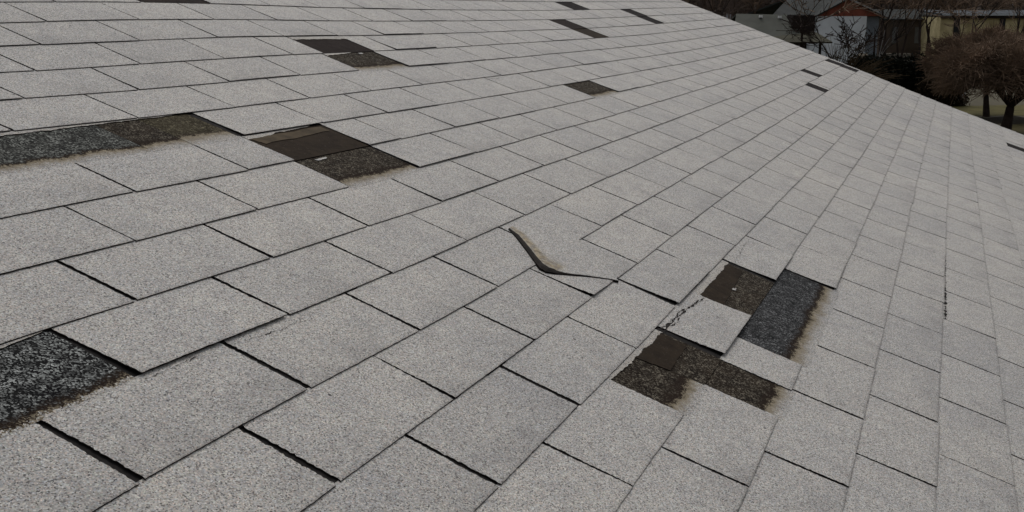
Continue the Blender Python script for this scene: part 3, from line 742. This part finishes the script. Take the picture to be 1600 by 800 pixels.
# pale low ledge in front of the brown building
lo = gnd(1407, 80.)
lw = prop(mesh_obj("garden_wall", [LD(lo, l, d, z) - lo for z in (0, zz(81, 80.)) for (l, d) in ((-.95, 0), (.95, 0), (.95, .3), (-.95, .3))], [(3, 2, 1, 0), (4, 5, 6, 7), (0, 1, 5, 4), (1, 2, 6, 5), (2, 3, 7, 6), (3, 0, 4, 7)], plain("pale_coping", (.2, .18, .15), .9, .2, 2.), loc=tuple(lo)), "low pale garden wall just above the dark hedge", "wall")

# ---- hedge and shrubs: leaf-sized faces through the volume
def leafmass(name, base, boxes, n, size, mat, seed, label, cat, twigs=True, kind=None):
    """boxes: ellipsoids (l, d, z, rl, rd, rz)"""
    rs = np.random.RandomState(seed); V, F = [], []; T_ = Tubes()
    vol = np.array([b[3] * b[4] * b[5] for b in boxes]); vol = vol / vol.sum()
    for i in range(n):
        b = boxes[rs.choice(len(boxes), p=vol)]
        u = rs.randn(3); u /= np.linalg.norm(u); rr = rs.rand() ** .28 * (1 + .12 * rs.randn())
        c_ = np.array([0., 0, 0]) + Rh * (b[0] + u[0] * rr * b[3]) + Fh * (b[1] + u[1] * rr * b[4]) + np.array([0, 0, max(.03, b[2] + u[2] * rr * b[5])])
        a_ = rs.randn(3); a_ /= np.linalg.norm(a_); t_ = np.cross(a_, rs.randn(3)); t_ /= np.linalg.norm(t_)
        s_ = size * rs.uniform(.6, 1.4); k0 = len(V)
        V += [c_ - a_ * s_, c_ + t_ * s_ * .4, c_ + a_ * s_, c_ - t_ * s_ * .4]; F.append((k0, k0 + 1, k0 + 2, k0 + 3))
    e = empty(name, tuple(base), label, cat)
    mesh_obj("foliage", V, F, mat, e)
    if twigs:
        for b in boxes:
            for _ in range(5):
                T_.tube((0, 0, 0), Rh * (b[0] + rs.randn() * b[3] * .4) + Fh * b[1] + np.array([0, 0, b[2] + b[5] * .4]), .05, .02)
        mesh_obj("stem", T_.V, T_.F, M_BARK, e)
    return e
M_HEDGE = plain("dark_evergreen", (.013, .014, .010), .9, .5, 1.5)
M_DULL = plain("dull_brown_leaves", (.026, .018, .010), .9, .5, 1.5)
hb = gnd(1396, 62.)
leafmass("hedge", hb, [(l, 0, 1.15, .8, 1.0, 1.45) for l in np.arange(-1.9, 2.1, .4)], 15000, .12, M_HEDGE, 31, "nearly black clipped evergreen hedge along the roof edge", "hedge")
leafmass("shrub", gnd(1470, 60.), [(0, 0, .7, 1.0, .8, .9), (1.2, .3, .5, .8, .6, .7)], 6000, .08, M_DULL, 32, "low brown shrub at the right end of the dark hedge", "shrub")

# arching shrub, left of the hedge
T1 = Tubes(); rnd = random.Random(9); bs = gnd(1318, 60.)
for i in range(170):
    a_ = rnd.gauss(0, 1); L = rnd.uniform(2.2, 3.9); lean_ = rnd.uniform(-.25, 1.05); dd = rnd.gauss(0, .35); p = Rh * rnd.gauss(0, .35) + Fh * rnd.gauss(0, .3)
    d = np.array([0, 0, 1.]) + Rh * lean_ * .5 + Fh * dd; n = 7
    for q in range(n):
        d = d / np.linalg.norm(d); p2 = p + d * L / n; T1.tube(p, p2, .022 * (1 - q / n) + .008, .022 * (1 - (q + 1) / n) + .008); p = p2
        d = d + Rh * lean_ * .12 + np.array([0, 0, -.13])
e = empty("arching_shrub", tuple(bs), "brown arching leafless shrub spreading right below the white house", "shrub")
mesh_obj("stems", T1.V, T1.F, plain("tan_stems", (.05, .035, .02), .95, .5, .8), e)

# named trees
bare_tree(gnd(1297, 66.), 5.6, .11, 12, "bare forking tree standing against the white house wall", None, 4, .62, .34, M_BARK, M_BARK, .014)
bare_tree(gnd(1335, 67.), 4.9, .08, 18, "slim bare tree right of the forking one, against the white wall", None, 4, .6, .3, M_BARK, M_BARK, .018)
G2 = "tall thin bare trees between the houses"
for px, D_, h, r, sd, lab in ((1401, 70, 11, .13, 41, "dark straight trunk just left of the brown building's window"), (1414, 72, 11, .10, 42, "second dark trunk close beside the straight one"),
        (1384, 76, 12, .09, 43, "thin trunk right of the pale birch"), (1440, 74, 12, .12, 44, "dark trunk before the right half of the brown building"), (1463, 78, 10, .12, 45, "trunk at the left corner of the tan stone building"),
        (1495, 80, 10, .16, 46, "thick trunk in front of the tan stone wall"), (1540, 82, 11, .1, 47, "thin trunk rising behind the rounded tree"), (1115, 75, 12, .13, 48, "leftmost tall tree beside the roof edge"),
        (1145, 80, 12, .12, 49, "tall tree left of the outbuilding"), (1178, 84, 12, .12, 50, "tall tree rising behind the outbuilding"), (1088, 82, 12, .12, 51, "bare tree half hidden by the roof at its far left"), (1585, 84, 12, .12, 52, "bare tree behind the tan stone building's right part"), (1256, 68, 9, .09, 53, "bare tree in front of the dark wall between outbuilding and white house"), (1362, 66, 10, .08, 54, "slender bare tree left of the pale birch"), (1425, 66, 10, .10, 55, "bare tree just behind the dark hedge"), (1452, 70, 10, .09, 56, "bare tree behind the right end of the hedge"), (1515, 74, 9, .10, 57, "bare tree between the rounded crown and the stone wall"), (1568, 76, 9, .10, 58, "bare tree above the rounded crowns")):
    bare_tree(gnd(px, D_), h, r, sd, lab, G2, 4, .42, .38, M_BARK, M_TWIG, .016)
bare_tree(gnd(1368, 68.), 6.2, .10, 61, "pale barked birch at the right end of the white house", None, 3, .35, .5, M_BIRCH, M_TWIG2, .02)

# rounded orchard trees on the lawn
def round_tree(base, h, trunk_h, rl, rz, r, seed, label, n=1500, cz=None):
    rnd = random.Random(seed); T, TW = Tubes(), Tubes()
    top = np.array([rnd.gauss(0, .1), rnd.gauss(0, .1), trunk_h]); T.tube((0, 0, 0), top * .5, r * 1.35, r, 8); T.tube(top * .5, top, r, r * .85, 8)
    cz = cz or (h - rz); C_ = np.array([0, 0, cz])
    limbs = []
    for i in range(9):
        a_ = i * 2 * math.pi / 9 + rnd.uniform(-.3, .3); e_ = C_ + np.array([math.cos(a_) * rl * .6, math.sin(a_) * rl * .6, rnd.uniform(-.3, .6) * rz])
        m_ = (top + e_) / 2 + np.array([0, 0, .25]); T.tube(top, m_, r * .5, r * .32, 5); T.tube(m_, e_, r * .32, r * .15, 4); limbs += [m_, e_, (m_ + e_) / 2]
    T.tube(top, C_ + np.array([0, 0, rz * .5]), r * .5, r * .2, 5); limbs += [C_ + np.array([0, 0, rz * .5]), C_]
    lumps = [(rnd.gauss(0, .6), rnd.gauss(0, .6), rnd.uniform(.75, 1.12)) for _ in range(7)]
    for i in range(n):
        while True:
            u_ = np.array([rnd.gauss(0, 1) for _ in range(3)]); u_ /= np.linalg.norm(u_)
            if u_[2] > -.45: break
        f_ = 1.0 + .10 * math.sin(u_[0] * 5 + seed) + .08 * math.sin(u_[1] * 7 + 2) 
        tip = C_ + u_ * np.array([rl, rl, rz]) * f_ * rnd.random() ** .3
        st = min(limbs, key=lambda q: np.linalg.norm(q - tip) + rnd.random() * .5); mid = st + (tip - st) * .55 + np.array([rnd.gauss(0, .12), rnd.gauss(0, .12), rnd.gauss(.05, .12)])
        TW.tube(st, mid, .026, .018); TW.tube(mid, tip, .018, .008)
        for _ in range(5):
            w_ = tip + np.array([rnd.gauss(0, .2), rnd.gauss(0, .2), rnd.gauss(-.02, .17)]); TW.tube(mid + (tip - mid) * rnd.uniform(.2, 1), w_, .013, .008)
    e = empty("orchard_tree", tuple(base), label, "tree", "rounded leafless trees on the lawn")
    mesh_obj("trunk", T.V, T.F, M_BARK, e); mesh_obj("crown", TW.V, TW.F, M_TWIG, e)
round_tree(gnd(1556, 54.), 4.15, 1.35, 2.9, 1.6, .13, 3, "rounded bare tree on the lawn, the left one with the thinner trunk", 3000)
round_tree(gnd(1588, 46.), 4.0, 1.15, 3.0, 1.6, .19, 5, "nearer rounded bare tree at the right edge with the thick trunk", 3000)
# small white post on the lawn
wp = gnd(1517, 66.)
pp = Tubes(); pp.tube((0, 0, 0), (0, 0, .5), .09, .09, 8); pp.tube((0, 0, .5), (0, 0, .58), .09, .03, 8); pp.tube((0, 0, .40), (0, 0, .44), .10, .10, 8)
pp.F.append(tuple(range(8, 16)))
prop(mesh_obj("marker_post", pp.V, pp.F, plain("white_post", (.6, .62, .64), .6, .05), loc=tuple(wp)), "small white post standing on the lawn left of the rounded trees", "post")
# pale bin beside the birch
pb = gnd(1353, 66.); Bn = Tubes(); Bn.tube((0, 0, 0), (0, 0, .9), .24, .28, 10); Bn.tube((0, 0, .9), (0, 0, 1.0), .30, .22, 10); Bn.F.append(tuple(range(30, 40)))
e = prop(mesh_obj("bin", Bn.V, Bn.F, plain("cream_plastic", (.30, .255, .19), .6, .1), loc=(pb[0], pb[1], 1.55)), "pale cream bin beside the birch, behind the arching shrub", "bin")
